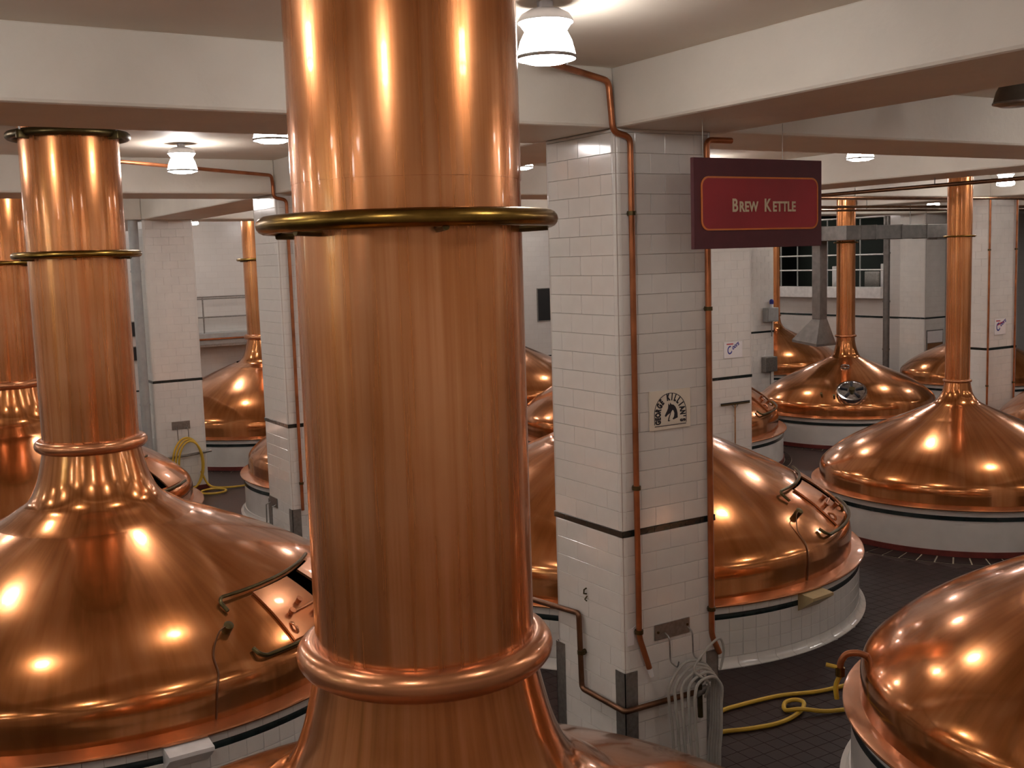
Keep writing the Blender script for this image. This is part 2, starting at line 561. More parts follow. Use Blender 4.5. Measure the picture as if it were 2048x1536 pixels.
G = .003   # joint
def column(x, y, label, single=True, wx=CW, wy=CW):
    root = empty('tiled_column', (x, y, 0))
    tag(root, label, 'column')
    ins = .012
    MB().box(ins, wx-ins, ins, wy-ins, 0, BEAM_Z).build('core', M['grout'] if single else M['lgrout'], root, False)
    # four faces: (origin, x-dir, rotation matrix)
    faces = [((0, 0), (1, 0), (0, -1), wx), ((0, wy), (0, -1), (-1, 0), wy), ((wx, wy), (-1, 0), (0, 1), wx), ((wx, 0), (0, 1), (1, 0), wy)]
    rest = MB()
    restdark = MB()
    for fi, (o, d, n, wl) in enumerate(faces):
        indiv = single and fi < 2
        # matrix: local x -> d, local y -> up, local z -> n ; origin so the tile's back sits on the core
        def mat(off, z):
            ox, oy = o[0]+d[0]*off-n[0]*ins, o[1]+d[1]*off-n[1]*ins
            return Matrix(((d[0], 0, n[0], ox), (d[1], 0, n[1], oy), (0, 1, 0, z), (0, 0, 0, 1)))
        wf = wl-2*BEAD
        for z0, z1, odd in courses():
            for off, tw in face_tiles(z0, z1, odd, wf):
                sx, sy = tw-.0014, z1-z0-(G if single else .0015)
                if sy < .02: continue
                mm = mat(BEAD+off+.0007, z0+G/2)
                if indiv:
                    ob = inst('tile', shared_tile(sx, sy, 'tile'), root)
                    ob.matrix_parent_inverse = Matrix.Identity(4)
                    jitter = Matrix.Translation((0, 0, random.uniform(-.0012, .0012))) @ Matrix.Rotation(random.uniform(-.004, .004), 4, 'X') @ Matrix.Rotation(random.uniform(-.004, .004), 4, 'Y')
                    ob.matrix_local = mm @ jitter
                else:
                    t = tile_mesh('t', sx, sy, .014, None)
                    rest.add([mm @ Vector(p) for p in t.v], t.f)
        for k in range(6):
            tw = wl/6
            mm = mat(k*tw+G/2, STRIPE-.065+G/2)
            if indiv or (fi < 2):
                ob = inst('stripe_tile', shared_tile(tw-G, .065-G, 'green', .0145), root)
                ob.matrix_local = mm
            else:
                t = tile_mesh('t', tw-G, .065-G, .0145, None)
                restdark.add([mm @ Vector(p) for p in t.v], t.f)
    # rounded corner beads, one per course
    for ci, (bx, by, rz) in enumerate([(0, 0, 0), (wx, 0, pi/2), (wx, wy, pi), (0, wy, -pi/2)]):
        for z0, z1, odd in courses():
            h = z1-z0-G
            if h < .02: continue
            if single and ci in (0, 1, 3):
                k = ('bead', round(h, 4))
                if k not in TILE_CACHE: TILE_CACHE[k] = bead_mb(h).mesh('corner_tile', M['tile'])
                inst('corner_tile', TILE_CACHE[k], root, (bx, by, z0+G/2), rz)
            else:
                t = bead_mb(h)
                R = Matrix.Translation((bx, by, z0+G/2)) @ Matrix.Rotation(rz, 4, 'Z')
                rest.add([R @ Vector(p) for p in t.v], t.f)
    r = rest.build('tile_cladding', M['tile'], root, False)
    r['kind'] = 'stuff'
    if restdark.v:
        r = restdark.build('stripe_cladding', M['green'], root, False)
        r['kind'] = 'stuff'
    return root

def guard(root, x, y, sx, sy, h):
    """steel corner guard: L-shaped angle on the corner at (x, y); sx, sy point into the faces"""
    t = .008
    mb = MB()
    xa, xb = sorted((x-sx*t, x+sx*.15))
    ya, yb = sorted((y-sy*t, y))
    mb.box(xa, xb, ya, yb, .0, h)
    xa, xb = sorted((x-sx*t, x))
    ya, yb = sorted((y-sy*t, y+sy*.15))
    mb.box(xa, xb, ya, yb, .0, h)
    mb.build('corner_guard', M['steel'], root, False)

def col_pos(i, j): return X0+i*SX, Y0+j*SY
c1 = column(*col_pos(0, 0), 'big white tiled column in the middle carrying the horse head sign')
for a in ((-.003, -.003, 1, 1), (CW+.003, -.003, -1, 1), (-.003, CW+.003, 1, -1)): guard(c1, *a, 1.34)
c2 = column(*col_pos(0, 1), 'white tiled column just left of the big foreground copper stack')
for a in ((-.003, -.003, 1, 1), (-.003, CW+.003, 1, -1)): guard(c2, *a, 1.3)
c3 = column(*col_pos(0, 2), 'far left white tiled column with a yellow hose coil', False)
MB().box(-.02, CW+.02, -.02, CW+.02, 0, .1).build('base_skirting', M['redtile'], c3, False)
c4 = column(*col_pos(1, 1), 'white tiled column behind the maroon sign with a squeegee hanging on it', False)
c5 = column(*col_pos(2, 1), 'white tiled column at the far right behind a thin copper stack', False)
c6 = column(25.75, Y0+2*SY, 'far white tiled column with grey electrical boxes', False)
c7 = column(XR, Y0+2*SY, 'farthest white tiled pier at the end of the window wall', False)
for i, j, lab in ((1, 0, 'white tiled column under the right hand beam beyond the frame edge'), (-1, 1, 'white tiled column under the left hand beam beyond the frame edge')):
    column(*col_pos(i, j), lab, False)

# ------------------------------------------------------------------ kettles
KN = [(1, 0), (1, .045), (1, .085), (.985, .13), (.93, .185), (.85, .248), (.74, .315), (.62, .375), (.5, .43), (.38, .482), (.28, .522)]
def prof_t(t):
    """dome profile (radius, height) in units of the dome radius; t counts knots as measured"""
    # t 0..9 of the measured list maps onto KN with the extra knot at index 1
    t = t*2 if t < 1 else t+1
    t = max(0, min(len(KN)-1.0001, t))
    i = int(t)
    s = t-i
    g = lambda k: KN[max(0, min(len(KN)-1, k))]
    a, b, c, d = g(i-1), g(i), g(i+1), g(i+2)
    return tuple(.5*((2*b[q])+(c[q]-a[q])*s+(2*a[q]-5*b[q]+4*c[q]-d[q])*s*s+(3*b[q]-a[q]-3*c[q]+d[q])*s**3) for q in (0, 1))
RIM = .88
def dome_pt(Rd, th, t, off=0.0):
    r, z = prof_t(t)
    r1, z1 = prof_t(t+.02)
    r0, z0 = prof_t(t-.02)
    tr, tz = r1-r0, z1-z0
    l = math.hypot(tr, tz) or 1
    nr, nz = tz/l, -tr/l
    rr, zz = r*Rd+nr*off, RIM+z*Rd+nz*off
    return Vector((rr*cos(th), rr*sin(th), zz))

def patch(Rd, th0, th1, t0, t1, off0, off1, nt=10, ns=10):
    """a curved plate that lies on the dome, from off0 to off1 above the copper"""
    mb = MB()
    v, f = [], []
    for off in (off0, off1):
        for i in range(nt+1):
            for q in range(ns+1):
                v.append(dome_pt(Rd, th0+(th1-th0)*i/nt, t0+(t1-t0)*q/ns, off))
    n = (nt+1)*(ns+1)
    id_ = lambda k, i, q: k*n+i*(ns+1)+q
    for i in range(nt):
        for q in range(ns):
            f.append((id_(0, i, q), id_(0, i, q+1), id_(0, i+1, q+1), id_(0, i+1, q)))
            f.append((id_(1, i, q), id_(1, i+1, q), id_(1, i+1, q+1), id_(1, i, q+1)))
    for i in range(nt):
        f.append((id_(0, i, 0), id_(0, i+1, 0), id_(1, i+1, 0), id_(1, i, 0)))
        f.append((id_(0, i, ns), id_(1, i, ns), id_(1, i+1, ns), id_(0, i+1, ns)))
    for q in range(ns):
        f.append((id_(0, 0, q), id_(1, 0, q), id_(1, 0, q+1), id_(0, 0, q+1)))
        f.append((id_(0, nt, q), id_(0, nt, q+1), id_(1, nt, q+1), id_(1, nt, q)))
    return mb.add(v, f)

D = pi/180
def kettle(cx, cy, Rd, Rr, pr, label, hatch=False, ring_z=3.39, neck=None, tiles=None, red=False, bw=.19, brass_z=5.66, flange=True, group=None, nseg=192, top=CEIL-.004, hs=1.0):
    root = empty('brew_kettle', (cx, cy, 0))
    tag(root, label, 'kettle', group)
    KETTLES_XY.append((cx, cy, Rr+.15))
    Rb = Rr-.07
    # masonry base
    zt = RIM-.045
    s0, s1 = zt-.19, zt-.115
    MB().lathe([(Rb-.012, 0), (Rb-.012, zt)], 128).build('base_wall', M['grout'] if tiles else M['base'], root)
    if tiles:
        a0, a1 = tiles
        tw = .2
        n = int(2*pi*Rb/tw)
        da = 2*pi/n
        rows = [(.13, .13+(s0-.13)/3), (.13+(s0-.13)/3, .13+2*(s0-.13)/3), (.13+2*(s0-.13)/3, s0), (s1, zt)]
        rest = MB()
        meshes = {}
        for ri, (z0, z1) in enumerate(rows):
            for k in range(n):
                a = da*k
                def piece(z0=z0, z1=z1):
                    g = .003
                    v, f = [], []
                    for dd, e in ((-.012, 0), (0, 0), (.003, .004)):
                        for zz in (z0+g/2+e, z1-g/2-e):
                            for s in (0, .5, 1):
                                b = (g/2+e)/Rb+(da-(g+2*e)/Rb)*s
                                v.append(((Rb+dd)*cos(b), (Rb+dd)*sin(b), zz))
                    for s in (0, 1):
                        f.append((12+s, 13+s, 16+s, 15+s))
                        f.append((6+s, 7+s, 13+s, 12+s)); f.append((9+s, 15+s, 16+s, 10+s))
                        f.append((s, s+1, 7+s, 6+s)); f.append((3+s, 9+s, 10+s, 4+s))
                    f += [(6, 12, 15, 9), (8, 11, 17, 14), (0, 6, 9, 3), (2, 5, 11, 8)]
                    return MB().add(v, f)
                if a0 <= a <= a1:
                    if ri not in meshes: meshes[ri] = piece().mesh('base_tile', M['tile'], False)
                    inst('base_tile', meshes[ri], root, None, a)
                else:
                    t = piece()
                    R = Matrix.Rotation(a, 4, 'Z')
                    rest.add([R @ Vector(p) for p in t.v], t.f)
        r = rest.build('base_tile_cladding', M['tile'], root, False)
        r['kind'] = 'stuff'
        MB().lathe([(Rb-.012, s0+.002), (Rb+.002, s0+.002), (Rb+.004, s0+.006), (Rb+.004, s1-.006), (Rb+.002, s1-.002), (Rb-.012, s1-.002)], 128).build('dark_stripe', M['green'], root)
    else:
        MB().lathe([(Rb-.013, s0), (Rb, s0), (Rb, s1), (Rb-.013, s1)], 128).build('dark_stripe', M['green'], root)
    # foot: cove tiles, or red quarry border with pale joints
    if red:
        MB().lathe([(Rb-.013, .1), (Rb+.012, .1), (Rb+.015, 0)], 128).build('foot_skirting', M['redtile'], root)
        MB().lathe([(Rb+.015, -.0095), (Rb+bw+.01, -.0095)], 128).build('border_joint', M['whitegrout'], root)
        n = int(2*pi*Rb/.26)
        da = 2*pi/n
        v, f = [], []
        g = .028
        for zz in (-.0095, .001):
            for rr in (Rb+.03, Rb+bw):
                for s in (0, .5, 1):
                    b = g/2/rr+(da-g/rr)*s
                    v.append((rr*cos(b), rr*sin(b), zz))
        f = [(6, 7, 10, 9), (7, 8, 11, 10), (0, 6, 9, 3), (2, 5, 11, 8), (3, 9, 10, 4), (4, 10, 11, 5), (0, 1, 7, 6), (1, 2, 8, 7)]
        me = MB().add(v, f).mesh('border_tile', M['ftile'], False)
        rest = MB()
        ang = math.atan2(-cy, -cx)
        for k in range(n):
            a = da*k
            if abs((a-ang+pi) % (2*pi)-pi) < 1.5: inst('border_tile', me, root, None, a)
            else: rest.add([Matrix.Rotation(a, 4, 'Z') @ Vector(p) for p in v], f)
        r = rest.build('border_tiles', M['ftile'], root, False)
        r['kind'] = 'stuff'
    else:
        prf = [(Rb-.012, .128), (Rb+.008, .128), (Rb+.014, .07), (Rb+.04, .028), (Rb+.10, .012), (Rb+.10, -.012)]
        n = 76
        if tiles:
            da = 2*pi/n
            v, f = [], []
            L = len(prf)
            for s in (0, .5, 1):
                b = .004/Rb/2+(da-.004/Rb)*s
                for rr, zz in prf: v.append((rr*cos(b), rr*sin(b), zz))
            for s in (0, 1):
                for q in range(L-1): f.append((s*L+q, (s+1)*L+q, (s+1)*L+q+1, s*L+q+1))
            me = MB().add(v, f).mesh('cove_tile', M['tile'], True, 60)
            rest = MB()
            for k in range(n):
                a = da*k
                if tiles[0] <= a <= tiles[1]: inst('cove_tile', me, root, None, a)
                else: rest.add([Matrix.Rotation(a, 4, 'Z') @ Vector(p) for p in v], f)
            r = rest.build('cove_cladding', M['tile'], root)
            r['kind'] = 'stuff'
        else:
            MB().lathe(prf, 128).build('foot_cove', M['base'], root)
    # copper rim flange
    MB().lathe([(Rd-.02, RIM-.02), (Rd-.01, RIM+.012), (Rd+.03, RIM+.004), (Rr-.03, RIM-.012), (Rr, RIM-.02), (Rr+.006, RIM-.034), (Rr, RIM-.05), (Rb-.02, RIM-.05)], nseg).build('copper_rim', M['rimc'], root)
    # dome with the hatch opening cut out
    NS = 46
    ts = [9.0*q/NS for q in range(NS+1)]
    prof = [(prof_t(t)[0]*Rd, RIM+prof_t(t)[1]*Rd*hs) for t in ts]
    H0, H1 = 298*D, 329*D
    def skip(a, q):
        return hatch and H0 < a < H1 and 2.55 < (ts[q]+ts[q+1])/2 < 4.62
    if neck is None: neck = [(pr+.36, 2.62), (pr+.21, 2.73), (pr+.11, 2.92), (pr+.045, 3.15), (pr+.005, 3.34)]
    MB().lathe(prof, nseg, skip=skip).build('dome', M['dome'], root, True, 80)
    rt_, zt_ = prof[-1]
    # neck: smooth concave flare from dome to pipe
    pts = [(prof_t(t)[0]*Rd, RIM+prof_t(t)[1]*Rd*hs+e) for t, e in ((7.8, -.004), (8.35, .004))]+neck
    sp = smooth_path([(r, z, 0) for r, z in pts], 8)
    MB().lathe([(p.x, p.y) for p in sp], 128).build('neck', M['dome'], root, True, 80)
    MB().lathe([(pr, neck[-1][1]), (pr, 5.86), (pr+.003, 5.8605), (pr+.003, top)], 128).build('vapour_pipe', M['pipe'], root, True, 35)
    k = pr/.59
    MB().torus(pr+.02*k, .082*k, ring_z, 96, 16).build('collar_ring', M['rimc'], root, True, 80)
    MB().torus(pr+.145*k, .045*k, brass_z, 96, 14).build('brass_ring', M['brass'], root, True, 80)
    for q in range(6):
        a = q*pi/3+.3
        MB().tube([((pr-.01)*cos(a), (pr-.01)*sin(a), brass_z-.05*k), ((pr+.145*k)*cos(a), (pr+.145*k)*sin(a), brass_z-.045*k)], .018*k).build('ring_bracket', M['darkbrass'], root)
    if flange:
        MB().torus(pr+.10*k, .05*k, CEIL-.14, 96, 12).build('ceiling_flange', M['darkbrass'], root, True, 80)
        for q in range(4):
            a = q*pi/2+.62
            Mx = Matrix.Translation(((pr+.14*k)*cos(a), (pr+.14*k)*sin(a), CEIL-.17)) @ Matrix.Rotation(a, 4, 'Z')
            MB().obox(Mx, .16*k, .06*k, .10*k, .01).build('flange_clamp', M['darkbrass'], root)
            MB().tube([((pr+.18*k)*cos(a), (pr+.18*k)*sin(a), CEIL-.14), ((pr+.18*k)*cos(a), (pr+.18*k)*sin(a), CEIL)], .012).build('flange_bolt', M['steel'], root)
    if hatch:
        d1 = patch(Rd, 297.3*D, 311.6*D, 2.42, 4.62, .008, .035).build('hatch_door', M['rimc'], root, True, 50)
        # strap, latch and handles on the door
        mb = MB().tube([dome_pt(Rd, (300+q*1.25)*D, 3.45, .05) for q in range(9)], .016)
        mb.build('latch_bar', M['rimc'], d1)
        for th, t in ((301, 3.45), (305.5, 3.7), (307.5, 3.1)):
            p, q = dome_pt(Rd, th*D, t, .03), dome_pt(Rd, th*D, t, .10)
            MB().tube([p, q], [.03, .04], 10).build('latch_knob', M['tube'], d1)
        MB().tube([dome_pt(Rd, 309.5*D, 2.6+.08*q, .035+.05*sin(pi*q/6)) for q in range(7)], .022).build('door_handle', M['brass'], d1)
        MB().tube([dome_pt(Rd, 299*D, 2.65+.08*q, .035+.04*sin(pi*q/6)) for q in range(7)], .018).build('door_handle', M['rimc'], d1)
        patch(Rd, 318.0*D, 330*D, 2.42, 4.62, .008, .035).build('hatch_door', M['rimc'], root, True, 50)
        # guide rails with upturned ends
        rail = [dome_pt(Rd, 287.5*D, 4.30, .03), dome_pt(Rd, 287*D, 4.62, .05)]+[dome_pt(Rd, (288+q*3)*D, 4.74, .055) for q in range(15)]
        MB().tube(bend(rail, .03), .021, 8).build('guide_rail', M['darkbrass'], root)
        rail = [dome_pt(Rd, 287.5*D, 2.72, .03), dome_pt(Rd, 287.8*D, 2.36, .06)]+[dome_pt(Rd, (289+q*3)*D, 2.2, .06) for q in range(15)]
        MB().tube(bend(rail, .03), .024, 8).build('guide_rail', M['darkbrass'], root)
        # thermometer stub with its wire
        p = dome_pt(Rd, 284.6*D, 3.72, 0)
        q = dome_pt(Rd, 284.6*D, 3.72, .1)
        st = MB().tube([p, q, q+(q-p)*.2], [.05, .055, .03], 12).build('gauge_stub', M['darkbrass'], root)
        MB().tube(smooth_path([q, dome_pt(Rd, 282*D, 3.6, .09), dome_pt(Rd, 279.5*D, 3.0, .02), dome_pt(Rd, 279*D, 2.2, .012), dome_pt(Rd, 278*D, 1.2, .012), dome_pt(Rd, 277.5*D, .1, .012)], 6), .009, 6).build('gauge_wire', M['tubedark'], root)
    return root

KG = 'domed copper brew kettles'
A = dict(group=KG)
thin = lambda pr, zt: [(.55, zt+.05), (.40, zt+.14), (pr+.06, zt+.30), (pr+.02, zt+.46), (pr+.003, zt+.58)]
k1 = kettle(2.57, 5.20, 3.25, 3.45, .59, 'foreground copper kettle whose broad stack fills the middle of the view', **A)
k2 = kettle(2.50, 14.0, 3.25, 3.45, .558, 'large copper kettle at left with a hatch and a broad stack', hatch=True, tiles=(215*D, 312*D), **A)
k3 = kettle(2.65, 22.8, 3.25, 3.45, .558, 'copper kettle cut off by the left edge behind the large left one', hatch=True, **A)
k8 = kettle(10.67, 13.99, 3.47, 3.66, .59, 'copper kettle behind the middle column with its hatch slightly open', hatch=True, tiles=(228*D, 330*D), **A)
k17 = kettle(10.6, 5.30, 2.92, 3.09, .50, 'dark glossy copper dome cut off by the lower right corner', flange=False, hs=1.08, neck=[(.66, 2.62), (.58, 2.85), (.53, 3.1), (.505, 3.34)], **A)
k6 = kettle(10.6, 22.9, 3.20, 3.38, .59, 'copper kettle half hidden behind the foreground stack and left column', hatch=True, **A)
k5 = kettle(10.85, 31.7, 3.40, 3.60, .59, 'distant copper kettle between the two left columns', red=True, **A)
k11 = kettle(18.55, 13.67, 2.60, 2.76, .228, 'shiny copper kettle at right with a thin stack and plain dome', neck=thin(.228, 2.28), ring_z=2.82, red=True, bw=.43, brass_z=5.62, flange=False, **A)
k13 = kettle(18.3, 23.1, 3.45, 3.66, .40, 'copper kettle peeping out right of the column with the squeegee', hatch=True, red=True, **A)
k10 = kettle(18.4, 31.7, 3.40, 3.60, .40, 'far copper kettle seen in the gap left of the middle column', flange=False, **A)
k12 = kettle(25.0, 22.2, 2.48, 2.66, .265, 'copper kettle with a round shiny manhole and small porthole', neck=thin(.265, 2.2), ring_z=2.92, brass_z=5.62, red=True, **A)
k16 = kettle(26.4, 14.0, 3.45, 3.62, .40, 'copper dome just entering at the right edge behind the far column', flange=False, top=BEAM_Z-.004, **A)
k14 = kettle(31.5, 31.6, 2.60, 2.76, .235, 'farthest copper kettle under the dark window opening', neck=thin(.235, 2.28), ring_z=2.9, flange=False, **A)
k15 = kettle(33.5, 24.0, 2.45, 2.62, .23, 'small far copper dome left of the thin right hand stack', neck=thin(.23, 2.2), ring_z=2.9, flange=False, **A)

# extra fittings -------------------------------------------------
# round manhole and porthole on the kettle with the thin stack
ctr, nrm = dome_pt(2.48, 226*D, 3.75, .0), None
def plate_on(root, Rd, th, t, r, name, mat, depth=.05, n=32):
    p = dome_pt(Rd, th, t, 0)
    q = dome_pt(Rd, th, t, 1)
    z = (q-p).normalized()
    R = z.to_track_quat('Z', 'Y').to_matrix().to_4x4()
    R.translation = p-z*.02
    prof = [(0.0001, depth+.02), (r*.86, depth+.02), (r*.9, depth+.035), (r, depth+.03), (r+.01, depth), (r+.01, -.25)]
    t_ = MB().lathe(prof, n)
    return MB().add([R @ Vector(a) for a in t_.v], t_.f).build(name, mat, root, True, 40), R
o, R = plate_on(k12, 2.48, 226*D, 3.9, .40, 'manhole_cover', M['chrome'], .12)
for q in range(5):
    a = q*2*pi/5+.3
    MB().tube([R @ Vector((.12*cos(a), .12*sin(a), .15)), R @ Vector((.32*cos(a), .32*sin(a), .17))], .03).build('cover_spoke', M['ink'], o)
MB().tube([R @ Vector((0, 0, .1)), R @ Vector((0, 0, .22))], .08, 12).build('cover_hub', M['darkbrass'], o)
o, R = plate_on(k12, 2.48, 221*D, 8.1, .12, 'porthole', M['chrome'], .03)
for th, t in ((205, 3.6), (214, 3.4)):
    p, q = dome_pt(2.48, th*D, t, 0), dome_pt(2.48, th*D, t, .08)
    MB().tube([p, q], .035).build('gauge_stub', M['darkbrass'], k12)
# valve with hose tail on the rim of the corner kettle
v = dome_pt(2.92, 133*D, 2.3, 0)
out = Vector((cos(133*D), sin(133*D), 0))
pts = [v, v+out*.10+Vector((0, 0, .04)), v+out*.22+Vector((0, 0, .02)), v+out*.27+Vector((0, 0, -.06)), v+out*.28+Vector((0, 0, -.13))]
vv = MB().tube(bend(pts, .07), .035, 10).build('drain_pipe', M['tube'], k17)
MB().tube([pts[-1], pts[-1]+Vector((0, 0, -.09))], .05, 10).build('valve_body', M['brass'], k17)
MB().tube([pts[-1]+out*.03, pts[-1]+out*.14+Vector((0, 0, .02))], .022, 8).build('valve_lever', M['yhose'], k17)
MB().tube(smooth_path([pts[-1]+Vector((0, 0, -.09)), pts[-1]+out*.04+Vector((0, 0, -.2)), pts[-1]+out*.03+Vector((0, 0, -.34))], 6), .026, 8).build('hose_end', M['yhose'], k17)
# small ledges under the rims of the two tiled kettles
def rim_box(root, Rr, th, label, mat):
    a = th*D
    zt = RIM-.055
    R = Matrix.Rotation(a, 4, 'Z')
    w2, d2 = .22, .26
    b = Rr-.08
    v = [(b, -w2, zt), (b, w2, zt), (b+d2, w2, zt-.03), (b+d2, -w2, zt-.03), (b, -w2, zt-.26), (b, w2, zt-.26), (b+d2, w2, zt-.07), (b+d2, -w2, zt-.07)]
    f = [(0, 1, 2, 3), (4, 7, 6, 5), (0, 3, 7, 4), (1, 5, 6, 2), (3, 2, 6, 7), (0, 4, 5, 1)]
    o = MB().add([R @ Vector(p) for p in v], f).build('drip_box', mat, root, False)
    return o
rim_box(k8, 3.66, 275.5, '', M['tan'])
rim_box(k2, 3.45, 271, '', M['white'])

# ------------------------------------------------------------------ floor tiles around the near kettles
T = .2
cand = []
ftop = .012
for ix in range(int(4.6/T), int(17/T)):
    for iy in range(int(4.4/T), int(20/T)):
        x, y = ix*T, iy*T
        cx, cy = x+T/2, y+T/2
        if any((cx-a)**2+(cy-b)**2 < (r-.2)**2 for a, b, r in KETTLES_XY): continue
        if any(math.hypot(cx-a, cy-b) < r+.42 for a, b, r in KETTLES_XY if abs(a-18.55) < .1 or abs(a-18.3) < .1): continue
        if any(X0+i*SX-.15 < cx < X0+i*SX+CW+.15 and Y0+j*SY-.15 < cy < Y0+j*SY+CW+.15 for i in (0, 1) for j in (0, 1)): continue
        u, v_, d = to_px((cx, cy, 0))
        vis = 1420 < u < 1780 and 1100 < v_ < 1560
        cand.append((0 if vis else 1, d, x, y))
cand.sort()
me = tile_mesh('floor_tile', T-.005, T-.005, .012, M['ftile'], .002).mesh('floor_tile', M['ftile'], False)
rest = MB()
for k, (vis, d, x, y) in enumerate(cand):
    if k < 298 and vis == 0: inst('floor_tile', me, floor, (x+.0025, y+.0025, -.012))
    else:
        t = tile_mesh('t', T-.005, T-.005, .012, None, .002)
        rest.add([(p[0]+x+.0025, p[1]+y+.0025, p[2]-.012) for p in t.v], t.f)
r = rest.build('floor_tiles', M['ftile'], floor, False)
r['kind'] = 'stuff'

# ------------------------------------------------------------------ lamps
def make_lamp(lit=True):
    root = empty('pendant_lamp', (0, 0, CEIL))
    MB().lathe([(.0001, 0), (.055, 0), (.055, -.05), (.09, -.055)], 24).build('mount', M['housing'], root)
    MB().lathe([(.05, -.045), (.11, -.055), (.165, -.085), (.19, -.125), (.19, -.14)], 32).build('housing', M['housing'], root)
    sm = M['shade'] if lit else M['unlit']
    MB().lathe([(.186, -.135), (.145, -.195)], 20).build('glass_collar', sm, root)
    MB().lathe([(.145, -.195), (.178, -.26), (.206, -.37)], 20).build('shade', sm, root)
    MB().lathe([(.204, -.362), (.209, -.362), (.210, -.378), (.202, -.384)], 32).build('shade_rim', M['steel'], root)
    MB().lathe([(.202, -.378), (.13, -.405)], 20).disc(.13, -.405, 20).build('lens', sm, root)
    return root
proto = make_lamp()
seen = [
    ((4.285, 6.44), 'big bright pendant lamp just right of the foreground stack'),
    ((4.17, 11.67), 'bright pendant lamp touching the left side of the foreground stack'),
    ((4.27, 15.66), 'bright pendant lamp under the left beam beside the left stack'),
    ((8.94, 14.24), 'lit lamp peeping between the foreground stack and middle column'),
    ((13.55, 11.76), 'bright pendant lamp above the right side of the maroon sign'),
    ((23.5, 16.1), 'bright pendant lamp right of the thin right hand stack'),
    ((8.87, 31.3), 'small far lamp above the distant left kettle'),
    ((32.1, 24.7), 'small far lamp just left of the thin right hand stack'),
]
first = True
taken = []
def add_lamp(x, y, label, lit=True):
    global first
    o = proto if first else copy_tree(proto)
    first = False
    o.location = (x, y, CEIL)
    tag(o, label, 'lamp', 'pendant lamps on the ceiling')
    taken.append((x, y))
for (x, y), lab in seen: add_lamp(x, y, lab)
ORD = ['first', 'second', 'third', 'fourth', 'fifth', 'sixth', 'seventh', 'eighth', 'ninth', 'tenth']
UN = (9.99, 6.76)
taken.append(UN)
for i in range(-2, 3):
    for j in range(-2, 3):
        for a in (3.2, 7.25):
            for b in (3.27, 7.27):
                x, y = X0+i*SX+a, Y0+j*SY+b
                if x < XL+1 or y > YB-1 or y < YF+1: continue
                if any(math.hypot(x-p, y-q) < 2.6 for p, q in taken[:9]): continue
                if any(math.hypot(x-kx, y-ky) < .9 for kx, ky, _ in KETTLES_XY): continue
                add_lamp(x, y, 'pendant lamp in row %s from the back wall, %s from the left wall' % (ORD[2*(2-j)+(0 if b > 5 else 1)], ORD[2*(i+2)+(1 if a > 5 else 0)]))
un = make_lamp(False)
un.location = (*UN, CEIL)
tag(un, 'unlit dark pendant lamp at the top right edge', 'lamp', 'pendant lamps on the ceiling')

# ------------------------------------------------------------------ hanging sign
def text_mesh(name, s, size, mat, ext=.002, shear=0.0, bold=0.0, space=1.0):
    cu = bpy.data.curves.new(name, 'FONT')
    cu.body = s
    cu.size = size
    cu.extrude = ext
    cu.shear = shear
    cu.offset = bold
    cu.space_character = space
    cu.align_x = 'LEFT'
    ob = bpy.data.objects.new(name, cu)
    C.objects.link(ob)
    dg = bpy.context.evaluated_depsgraph_get()
    me = bpy.data.meshes.new_from_object(ob.evaluated_get(dg))
    bpy.data.objects.remove(ob)
    bpy.data.curves.remove(cu)
    me.name = name
    me.materials.clear()
    me.materials.append(mat)
    return me
def xspan(me):
    xs = [v.co.x for v in me.vertices]
    return min(xs), max(xs)
FRONT = Matrix(((1, 0, 0, 0), (0, 0, -1, 0), (0, 1, 0, 0), (0, 0, 0, 1)))    # XY drawing -> facing -Y
def rrect(x0, x1, z0, z1, r, n=6):
    out = []
    for cx, cz, a in ((x1-r, z1-r, 0), (x0+r, z1-r, 90), (x0+r, z0+r, 180), (x1-r, z0+r, 270)):
        for k in range(n+1):
            t = rad(a+90*k/n)
            out.append((cx+r*cos(t), cz+r*sin(t)))
    return out
def slab(poly, y0, y1):
    n = len(poly)
    v = [(x, y0, z) for x, z in poly]+[(x, y1, z) for x, z in poly]
    f = [tuple(range(n)), tuple(range(2*n-1, n-1, -1))]+[(i, (i+1) % n, n+(i+1) % n, n+i) for i in range(n)]
    return MB().add(v, f)
def ringslab(po, pi_, y0, y1):
    n = len(po)
    v = [(x, y, z) for y in (y0, y1) for P in (po, pi_) for x, z in P]
    f = []
    for i in range(n):
        j = (i+1) % n
        f.append((i, j, n+j, n+i)); f.append((2*n+i, 3*n+i, 3*n+j, 2*n+j))
        f.append((i, 2*n+i, 2*n+j, j)); f.append((n+i, n+j, 3*n+j, 3*n+i))
    return MB().add(v, f)
SY_ = 7.6
sg = empty('hanging_sign', (6.605, SY_, CZ+.03))
tag(sg, 'maroon hanging sign reading Brew Kettle beside the middle column', 'sign')
SW, SH = 1.61, .815
MB().box(0, SW, 0, .04, 0, SH, .004).build('board', M['maroon'], sg, False)
MB().box(-.008, 0, -.002, .042, 0, SH).build('edge_strip', M['maroon'], sg, False)
P1, P2 = rrect(.075, SW-.055, .165, SH-.165, .085), rrect(.09, SW-.07, .18, SH-.18, .075)
slab(P2, -.006, .0).build('panel', M['red'], sg, False)
ringslab(P1, P2, -.008, 0).build('border', M['orange'], sg, False)
pen = .44
lt = empty('lettering', (0, 0, 0))
lt.parent = sg
def put_text(parent, s, size, x, z, mat, sxs=1.0, **k):
    me = text_mesh('letters', s, size, mat, **k)
    o = inst('letters', me, parent)
    o.matrix_local = Matrix.Translation((x, -.009, z)) @ FRONT @ Matrix.Diagonal((sxs, 1, 1, 1))
    return x+xspan(me)[1]*sxs
